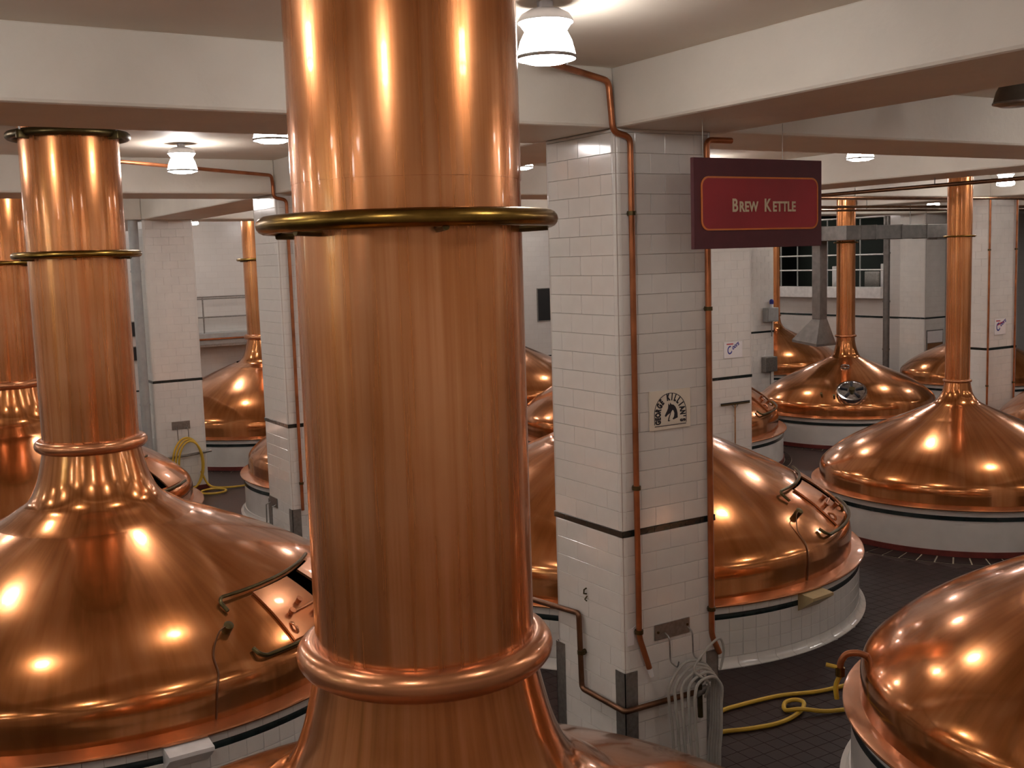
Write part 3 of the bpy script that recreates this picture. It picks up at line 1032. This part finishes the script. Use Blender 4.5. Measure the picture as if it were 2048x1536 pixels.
for word in (('B', 'REW'), ('K', 'ETTLE')):
    x1 = put_text(lt, word[0], .165, pen, .335, M['letter'], .78, bold=.004)
    x1 = put_text(lt, word[1], .128, x1+.016, .335, M['letter'], .82, bold=.004, space=1.08)
    pen = x1+.075
for x in (.12, SW-.5):
    MB().tube([(x, .02, SH), (x, .02, BEAM_Z-CZ-.03)], .0025, 6).build('hanger_wire', M['steel'], sg)

# ------------------------------------------------------------------ signs on the columns
def card(name, x, y, z, w_, h_, label, mat='card'):
    r = empty(name, (x, y, z))
    tag(r, label, 'sign')
    MB().box(0, w_, -.012, 0, 0, h_, .002).build('card', M[mat], r, False)
    return r
kx = 6.678
ks = card('horse_head_sign', kx, Y0-.006, 3.732, .52, .39, 'cream square sign with a black horse head under arched lettering')
# arch of letters
cxx, czz = .262, .155
def arch(rx, rz, a): return cxx+rx*cos(a), czz+rz*sin(a)
word = "GEORGE KILLIAN'S"
n = len(word)
# path: up the left leg, over the arch, down the right leg
def path(rx, rz):
    pts = [(cxx-rx, .055)]+[arch(rx, rz, pi-pi*k/40) for k in range(41)]+[(cxx+rx, .055)]
    return pts
pp = path(.128, .135)
seg = [0]
for a, b in zip(pp, pp[1:]): seg.append(seg[-1]+math.hypot(b[0]-a[0], b[1]-a[1]))
tot = seg[-1]
for k, ch in enumerate(word):
    if ch == ' ': continue
    s = tot*(k+.5)/n
    i = max(q for q in range(len(seg)) if seg[q] <= s)
    i = min(i, len(pp)-2)
    t = (s-seg[i])/(seg[i+1]-seg[i])
    x, z = pp[i][0]+(pp[i+1][0]-pp[i][0])*t, pp[i][1]+(pp[i+1][1]-pp[i][1])*t
    ang = math.atan2(pp[i+1][1]-pp[i][1], pp[i+1][0]-pp[i][0])
    me = text_mesh('letter', ch, .088, M['ink'], ext=.001, bold=.0055)
    a, b = xspan(me)
    o = inst('letter', me, ks)
    o.matrix_local = Matrix.Translation((x, -.0135, z)) @ FRONT @ Matrix.Rotation(ang, 4, 'Z') @ Matrix.Translation((-(a+b)/2*.62, 0, 0)) @ Matrix.Diagonal((.62, 1, 1, 1))
po, pi2 = path(.205, .205), path(.199, .199)
ringslab(po+[(cxx+.205, .05)], pi2+[(cxx+.199, .05)], -.0145, -.012).build('arch_line', M['ink'], ks, False)
MB().box(cxx-.2, cxx+.2, -.0145, -.012, .034, .041).build('base_line', M['ink'], ks, False)
# horse head, facing left
horse = [(.255, .235), (.262, .262), (.275, .243), (.302, .238), (.325, .218), (.342, .188), (.352, .15), (.354, .105), (.30, .090), (.288, .097), (.308, .118), (.314, .15), (.304, .178), (.288, .188), (.272, .168), (.262, .148), (.252, .156), (.24, .15), (.225, .142), (.205, .124), (.190, .134), (.203, .158), (.22, .182), (.233, .207), (.236, .23), (.238, .255)]
from mathutils.geometry import tessellate_polygon
tri = tessellate_polygon([[Vector((x, z, 0)) for x, z in horse]])
hb = MB().add([(x, -.0142, z) for x, z in horse], tri)
hn = len(horse)
hb.add([(x, y_, z) for y_ in (-.0142, -.012) for x, z in horse], [(k, (k+1) % hn, hn+(k+1) % hn, hn+k) for k in range(hn)])
hb.build('horse_head', M['ink'], ks, False)
slab([(.258, .152), (.266, .15), (.248, .112), (.242, .088), (.262, .084), (.24, .076), (.228, .08), (.238, .115)], -.0142, -.0122).build('neck_line', M['ink'], ks, False)

def script_sign(x, y, z, w_, h_, label, colored):
    r = card('script_sign', x, y, z, w_, h_, label, 'wcard')
    B = Matrix.Translation((w_*.22, -.0135, h_*.16)) @ FRONT @ Matrix.Rotation(rad(30), 4, 'Z')
    adv = 0
    for tx, sz, dz in (('C', .66, 0), ('oors', .40, .10)):
        me = text_mesh('letters', tx, h_*sz, M['blue'], ext=.001, shear=.3, bold=.004)
        o = inst('script_letters', me, r)
        o.matrix_local = B @ Matrix.Translation((adv, h_*dz, 0)) @ Matrix.Diagonal((.85, 1, 1, 1))
        adv += xspan(me)[1]*.85+.002
    MB().box(w_*.14, w_*.5, -.0135, -.012, h_*.84, h_*.91).build('red_line', M['redink'], r, False)
    if colored:
        slab([(w_*.2, h_*.68), (w_*.85, h_*.86), (w_*.85, h_*.76), (w_*.2, h_*.56)], -.014, -.012).build('red_line', M['redink'], r, False)
    return r
script_sign(16.165, Y0+SY-.006, 3.175, .53, .345, 'white card with slanted blue script on the column right of the maroon sign', False)
script_sign(25.49, Y0+SY-.006, 3.10, .47, .41, 'white card with red and blue script on the far right column', True)

# squeegee hanging on the column
sq = empty('squeegee', (16.44, Y0+SY-.05, 1.0))
tag(sq, 'floor squeegee with wooden handle hung blade up on a white column', 'squeegee')
MB().box(-.40, .42, -.02, .02, 1.155, 1.185, .005).build('blade_holder', M['darkbrass'], sq)
MB().box(-.41, .43, -.008, .008, 1.185, 1.21).build('rubber_blade', M['black'], sq, False)
MB().tube([(0, 0, 1.16), (0, .005, 0)], .016, 8).build('handle', M['wood'], sq)
MB().tube([(-.09, 0, 1.155), (0, 0, 1.06), (.09, 0, 1.155)], .01, 6).build('brace', M['steel'], sq)
MB().tube([(0, .042, .9), (0, -.02, .9)], .008, 6).build('hook', M['steel'], sq)

# ------------------------------------------------------------------ pipework on the middle column
def pipe(name, pts, r, mat, label, cat='pipe', rr=.07, clamps=()):
    o = empty(name, pts[0])
    tag(o, label, cat)
    L0 = Vector(pts[0])
    P = [Vector(p)-L0 for p in pts]
    MB().tube(bend(P, rr), r, 10).build('tube', mat, o)
    for c, d in clamps:
        c = Vector(c)-L0
        MB().tube([c, c+Vector(d)], [r*1.0, r*1.0], 8).build('clamp', M['darkbrass'], o)
        MB().tube([c+Vector((0, 0, -.02)), c+Vector((0, 0, .02))], r*1.45, 10).build('clamp_band', M['darkbrass'], o)
    return o
yf = Y0-.045
p = pipe('copper_pipe', [(5.2, Y0-.5, 7.10), (5.9, Y0-.12, 7.10), (6.24, yf, 7.06), (6.28, yf, 6.60), (6.48, yf, 6.56), (6.48, yf, 1.70), (6.585, yf-.02, 1.36)], .03, M['tube'],
     'long copper pipe down the corner of the middle column', clamps=[((6.48, yf, 5.85), (0, .038, 0)), ((6.48, yf, 3.2), (0, .038, 0)), ((6.48, yf, 1.75), (0, .038, 0))])
MB().tube([Vector((6.585, yf-.02, 1.36))-Vector((5.2, Y0-.5, 7.10)), Vector((6.61, yf-.025, 1.27))-Vector((5.2, Y0-.5, 7.10))], [.03, .022], 8).build('nozzle', M['white'], p)
MB().tube([Vector((0.45, .26, 0)), Vector((.45, .26, .09))], .008, 6).build('hanger', M['white'], p)
p = pipe('copper_pipe', [(7.75, yf+.0, 6.56), (7.425, yf, 6.56), (7.425, yf, 1.52), (7.52, yf-.01, 1.31)], .03, M['tube'],
     'copper pipe down the right edge of the middle column', clamps=[((7.425, yf, 4.9), (0, .038, 0)), ((7.425, yf, 1.80), (0, .038, 0))])
xf = X0-.05
p = pipe('water_pipe', [(xf, Y0+1.6, 1.70), (xf, 9.11, 1.78), (xf, 9.085, .98), (xf, Y0-.05, .975), (X0+.6, Y0-.05, .965), (X0+.84, Y0-.05, .96)], .03, M['tubedark'],
     'tarnished water pipe wrapped around the foot of the middle column', rr=.05, clamps=[((xf, 9.08, 1.37), (.05, 0, 0))])
o0 = Vector((xf, Y0+1.6, 1.70))
vb = Vector((7.19, Y0-.07, .95))-o0
MB().tube([vb+Vector((-.02, 0, 0)), vb+Vector((.14, 0, .03))], .04, 10).build('valve_body', M['steel'], p)
MB().tube([vb+Vector((.04, 0, .14)), vb+Vector((.05, 0, -.26))], .028, 10).build('valve_stem', M['darkbrass'], p)
MB().tube([vb+Vector((.04, -.03, .15)), vb+Vector((.04, .05, .15))], .05, 12).build('hand_wheel', M['steel'], p)
MB().tube([vb+Vector((.13, 0, .05)), vb+Vector((.26, -.02, .09))], .022, 8).build('valve_lever', M['white'], p)
# hose rack plate
pl = empty('hose_rack', (6.70, Y0-.006, 1.60))
tag(pl, 'grey steel hose rack plate screwed to the middle column', 'rack')
MB().box(0, .455, -.012, 0, 0, .16, .002).build('plate', M['steel'], pl, False)
for x in (.13, .43): MB().tube(bend([(x, -.01, .06), (x, -.08, .03), (x, -.09, -.22), (x, -.2, -.25), (x, -.22, -.18)], .04), .008, 6).build('hook', M['steel'], pl)
for x, z in ((.04, .08), (.42, .09)): MB().tube([(x, -.012, z), (x, -.02, z)], .014, 8).build('screw', M['darkbrass'], pl)
# coiled grey hose
hs = empty('coiled_hose', (7.09, Y0-.15, .36))
tag(hs, 'pale grey hose coiled in long loops on the middle column', 'hose')
for k in range(5):
    a, zt_ = .285-.026*k, 1.0-.035*k
    ox, oy = .022*(k-2), -.04*k
    pts = [(ox+a*cos(pi*q/14), oy+.01*sin(q+k), zt_-a+a*sin(pi*q/14)) for q in range(15)]
    pts += [(ox-a*(1-.05*q), oy+.008*sin(2*q+k), (zt_-a)*(1-q/5)-.1*q/5) for q in range(1, 5)]
    pts += [(ox-a*.8*cos(pi*q/10), oy, -.1-a*.75*sin(pi*q/10)) for q in range(11)]
    pts += [(ox+a*(.8+.05*q), oy+.008*sin(2*q), (zt_-a)*(q/5)-.1*(1-q/5)) for q in range(1, 5)]
    MB().tube(pts, .016, 8, closed=True).build('loop', M['hose'], hs)
MB().tube(smooth_path([(.10, -.05, .60), (.05, -.16, .80), (-.1, -.12, .95), (.02, -.14, 1.12), (.25, -.1, 1.2), (.33, -.08, 1.05), (.30, -.06, .85)], 8), .013, 8).build('tail', M['hose'], hs)
# small hook mark and hanging tag
tg = empty('wall_hook', (X0-.006, 9.025, 1.93))
tag(tg, 'small dark iron hook on the left face of the middle column', 'hook')
MB().tube([(0, 0, .13), (-.03, 0, .12), (-.035, 0, .08), (0, 0, .07)], .009, 6).build('shank', M['darkbrass'], tg)
MB().tube([(0, -.01, .05), (-.03, -.01, .02), (-.012, -.02, 0)], .008, 6).build('tip', M['darkbrass'], tg)
tg = empty('paper_tag', (6.395, Y0-.02, 1.62))
tag(tg, 'white paper tag hanging beside the copper pipe on the middle column', 'tag')
MB().box(-.04, .04, 0, .004, 0, .17).build('sheet', M['wcard'], tg, False)
MB().tube([(0, .0, .165), (.048, -.02, .2)], .003, 5).build('string', M['white'], tg)
# grey conduit post behind the foreground stack
cp = empty('sight_pipe', (X0-1.0, 9.9, 0))
tag(cp, 'thin grey standpipe beside the foreground stack at the left of the middle column', 'pipe')
MB().tube([(0, 0, 0), (0, 0, 2.5)], .035, 10).build('tube', M['steel'], cp)
MB().tube([(0, 0, 2.5), (0, 0, 2.66)], .05, 10).build('cap', M['darkbrass'], cp)

# pipe, guards and rack on the column left of the foreground stack
y2 = Y0+SY-.045
pipe('copper_pipe', [(3.3, y2-1.9, 6.95), (6.22, y2-.12, 6.93), (6.28, y2, 6.8), (6.28, y2, 6.58), (6.50, y2, 6.54), (6.50, y2, 1.28)], .028, M['tube'], 'red copper pipe down the column left of the foreground stack', clamps=[((6.50, y2, 1.75), (0, .038, 0))])
pl = empty('hose_rack', (X0-.006, 18.45, 1.2))
tag(pl, 'steel hose rack plate low on the column left of the foreground stack', 'rack')
MB().box(-.012, 0, 0, .4, 0, .17).build('plate', M['steel'], pl, False)
for y in (.05, .35): MB().tube([(-.01, y, .05), (-.09, y, .02), (-.1, y, -.4)], .012, 6).build('hook', M['steel'], pl)
hs2 = empty('coiled_hose', (X0-.12, 18.68, .55))
tag(hs2, 'dark hose bundle at the foot of the column left of the foreground stack', 'hose')
for k in range(3):
    MB().tube([(-.02*k, (.22-.03*k)*cos(t*pi/12), (.35-.03*k)*sin(t*pi/12)) for t in range(24)], .02, 6, closed=True).build('loop', M['hose'], hs2)

# yellow hose, rack and bar on the far left column
y3 = Y0+2*SY
pl = empty('hose_rack', (6.71, y3-.006, 1.54))
tag(pl, 'steel hose rack plate on the far left column', 'rack')
MB().box(0, .44, -.012, 0, 0, .2).build('plate', M['steel'], pl, False)
for x in (.1, .36): MB().tube([(x, -.01, .05), (x, -.12, .0), (x, -.13, -.25)], .012, 6).build('hook', M['steel'], pl)
hs3 = empty('coiled_hose', (7.0, y3-.15, .68))
tag(hs3, 'yellow hose coiled in a big loop on the far left column', 'hose')
for k in range(3):
    MB().tube([((.36-.03*k)*cos(t*pi/16)+.03*k, -.05*k, (.66-.04*k)*sin(t*pi/16)) for t in range(32)], .026, 8, closed=True).build('loop', M['yhose'], hs3)
MB().tube(smooth_path([(.3, -.05, -.2), (.45, -.1, -.55), (.7, -.2, -.64), (1.2, -.3, -.655), (1.8, -.1, -.655), (2.4, .4, -.655)], 8), .026, 8).build('tail', M['yhose'], hs3)
MB().tube([(.45+.3*cos(t*pi/12), -.5+.3*sin(t*pi/12), -.65) for t in range(24)], .026, 8, closed=True).build('floor_loop', M['yhose'], hs3)
pipe('water_pipe', [(6.4, y3-.09, .86), (7.1, y3-.09, .9), (7.62, y3-.09, .94)], .03, M['steel'], 'short steel water pipe with valve on the far left column')
# yellow hose on the floor at right
yh = empty('floor_hose', (8.4, 9.3, 0))
tag(yh, 'yellow hose lying looped on the dark floor by the lower right kettle', 'hose')
def rel(pts): return [(x-8.4, y-9.3, z) for x, y, z in pts]
a = [(7.75, 9.25, .03), (8.491, 9.457, .03), (8.852, 9.468, .03), (9.444, 9.396, .03), (9.90, 9.22, .03), (10.35, 9.15, .03), (10.9, 9.05, .03)]
MB().tube(smooth_path(rel(a), 10), .026, 8).build('upper_run', M['yhose'], yh)
b = [(7.6, 9.1, .03), (8.118, 9.045, .03), (8.485, 8.914, .03), (8.878, 8.833, .03), (9.249, 8.895, .035), (9.46, 9.02, .06), (9.446, 9.15, .06), (9.307, 9.177, .045), (9.185, 9.045, .03), (9.26, 8.87, .085), (9.515, 8.739, .04), (9.80, 8.63, .03), (9.95, 8.5, .03)]
MB().tube(smooth_path(rel(b), 10), .026, 8).build('looped_run', M['yhose'], yh)

# ------------------------------------------------------------------ ducts and pipes at the back right
du = empty('air_duct', (24.0, 21.3, 5.68))
tag(du, 'grey sheet metal air duct bending past the thin stack of the manhole kettle', 'duct')
MB().box(.6, 6.2, 0, .5, 0, .40, .012).build('right_run', M['duct'], du, False)
MB().box(0, .6, 0, 14.6, 0, .40, .012).build('left_run', M['duct'], du, False)
for k in range(5): MB().box(1.2+k*1.1, 1.24+k*1.1, -.012, .512, -.012, .412).build('seam_flange', M['duct'], du, False)
for k in range(8): MB().box(-.012, .612, .9+k*1.7, .94+k*1.7, -.012, .412).build('seam_flange', M['duct'], du, False)
MB().box(4.0, 4.7, .1, .45, -.05, 0).build('grille', M['steel'], du, False)
MB().box(.2, .5, 1.15, 1.45, -2.25, 0, .01).build('drop_duct', M['duct'], du, False)
v = [(.2, 1.15, -2.25), (.5, 1.15, -2.25), (.5, 1.45, -2.25), (.2, 1.45, -2.25), (-.1, 1.0, -2.95), (.7, 1.0, -2.95), (.7, 1.95, -2.85), (-.1, 1.95, -2.85), (-.1, 1.0, -3.02), (.7, 1.0, -3.02), (.7, 1.95, -2.92), (-.1, 1.95, -2.92)]
f = [(0, 1, 5, 4), (1, 2, 6, 5), (2, 3, 7, 6), (3, 0, 4, 7), (4, 5, 9, 8), (5, 6, 10, 9), (6, 7, 11, 10), (7, 4, 8, 11)]
MB().add(v, f).build('hood', M['duct'], du, False)
for x, y in ((.3, 3.0), (.3, 8), (3.0, .27)): MB().tube([(x, y, .4), (x, y, CEIL-5.68)], .015, 6).build('hanger_rod', M['steel'], du)

def line_pipe(a, b, r, label, mat='tubedark'):
    o = pipe('ceiling_pipe', [a, b], r, M[mat], label)
    n = 3
    for k in range(n):
        q = Vector(a).lerp(Vector(b), (k+.5)/n)-Vector(a)
        MB().tube([q, q+Vector((0, 0, CEIL-a[2]))], .012, 6).build('hanger_rod', M['steel'], o)
line_pipe((16.6, 19.5, 6.50), (16.6, 6.0, 6.50), .035, 'thin dark ceiling pipe crossing in front of the thin right hand stack')
line_pipe((16.9, 16.4, 6.52), (28.0, 16.4, 6.52), .03, 'dark ceiling pipe running right behind the maroon sign')
line_pipe((18.2, 19.6, 6.50), (34.0, 19.6, 6.50), .035, 'second dark ceiling pipe running right behind the maroon sign')
line_pipe((22.0, 20.6, 6.46), (34.0, 20.6, 6.46), .03, 'lowest dark ceiling pipe running right above the air duct')
vp = empty('vertical_pipe', (33.5, 27.8, 0))
tag(vp, 'tall grey vertical pipe in front of the window wall', 'pipe')
MB().tube([(0, 0, 0), (0, 0, 6.6)], .12, 14).build('tube', M['duct'], vp)
for z in (1.6, 3.4, 5.2): MB().tube([(0, 0, z), (0, 0, z+.06)], .14, 14).build('coupling', M['duct'], vp)
vp = empty('vertical_pipe', (X0-.20, y3+.08, 0))
tag(vp, 'tall pale grey vertical pipe beside the far left column', 'pipe')
MB().tube([(0, 0, 0), (0, 0, 6.63)], .115, 16).build('tube', M['grey'], vp)
for z in (2.2, 5.4): MB().tube([(0, 0, z), (0, 0, z+.05)], .13, 16).build('coupling', M['grey'], vp)
# pipes on the far right column
for x, lab in ((25.19, 'thin copper pipe on the far right column, nearer its corner'), (26.31, 'thin copper pipe on the right edge of the far right column')):
    pipe('copper_pipe', [(x, Y0+SY-.045, 6.6), (x, Y0+SY-.045, 1.3)], .026, M['tube'], lab, clamps=[((x, Y0+SY-.045, 5.3), (0, .038, 0)), ((x, Y0+SY-.045, 1.8), (0, .038, 0))])
# electrical boxes on the far column
def ebox(x0, x1, z0, z1, label, mat, lampcol=None):
    o = empty('electrical_box', (x0, Y0+2*SY-.006, z0))
    tag(o, label, 'electrical box')
    w_, h_ = x1-x0, z1-z0
    MB().box(0, w_, -.22, 0, 0, h_, .012).build('body', M[mat], o, False)
    MB().box(.03, w_-.03, -.235, -.22, .03, h_-.03, .005).build('door', M[mat], o, False)
    MB().tube([(w_*.6, -.1, 0), (w_*.6, -.1, -.5)], .02, 6).build('conduit', M['steel'], o)
    if lampcol:
        MB().tube([(w_*.6, -.1, h_), (w_*.6, -.1, h_+.12)], .05, 10).build('beacon_base', M['white'], o)
        MB().tube([(w_*.6, -.1, h_+.12), (w_*.6, -.1, h_+.24), (w_*.6, -.1, h_+.28)], [.07, .07, .03], 12).build('beacon', M['blue'], o)
ebox(26.42, 26.94, 3.08, 3.55, 'grey electrical box with a blue beacon on the far column', 'grey', True)
ebox(26.35, 26.88, 1.40, 1.90, 'dark electrical box low on the far column', 'steel')
# notice board on the pier
nb = empty('notice_board', (XR-.01, 26.75+.25, 1.37))
tag(nb, 'small framed notice board with brown lower half on the farthest pier', 'board')
nb.location = (XR+.06, Y0+2*SY-.02, 1.37)
MB().box(0, .95, -.03, 0, 0, .92, .008).build('frame', M['steel'], nb, False)
MB().box(.04, .91, -.038, -.03, .44, .88).build('paper', M['wcard'], nb, False)
MB().box(.04, .91, -.038, -.03, .04, .42).build('cork', M['cork'], nb, False)

# ------------------------------------------------------------------ back wall fittings
def wall_window(x0, x1, z0, z1, label):
    o = empty('wall_vent', (x0, YB-.004, z0))
    tag(o, label, 'vent')
    MB().box(0, x1-x0, -.02, 0, 0, z1-z0).build('dark_pane', M['black'], o, False)
    po = [(-.03, -.03), (x1-x0+.03, -.03), (x1-x0+.03, z1-z0+.03), (-.03, z1-z0+.03)]
    pi_ = [(0, 0), (x1-x0, 0), (x1-x0, z1-z0), (0, z1-z0)]
    ringslab(po, pi_, -.04, 0).build('frame', M['steel'], o, False)
wall_window(23.46, 24.4, 2.99, 4.23, 'black window in the back wall just left of the middle column')
wall_window(7.55, 8.13, 3.35, 3.80, 'upper black vent square on the back wall by the left stack')
wall_window(7.6, 8.15, 2.57, 3.0, 'lower black vent square on the back wall by the left stack')
rl = empty('wall_railing', (9.3, YB-.5, 2.95))
tag(rl, 'thin grey railing with a shelf on the back wall behind the distant kettle', 'railing')
for z in (1.50, 1.56, .90): MB().tube([(0, 0, z), (6.0, 0, z)], .022, 6).build('rail', M['steel'], rl)
for x in (0, .85, 3, 6.0): MB().tube([(x, 0, 0), (x, 0, 1.56)], .025, 6).build('post', M['steel'], rl)
MB().box(0, 6.0, -.3, .5, .02, .38, .01).build('shelf', M['grey'], rl, False)
MB().tube([(0, -.33, .2), (6.0, -.33, .2)], .03, 6).build('shelf_pipe', M['tube'], rl)
MB().box(0, 6.0, -.3, .5, -.05, .02).build('shelf_edge', M['steel'], rl, False)
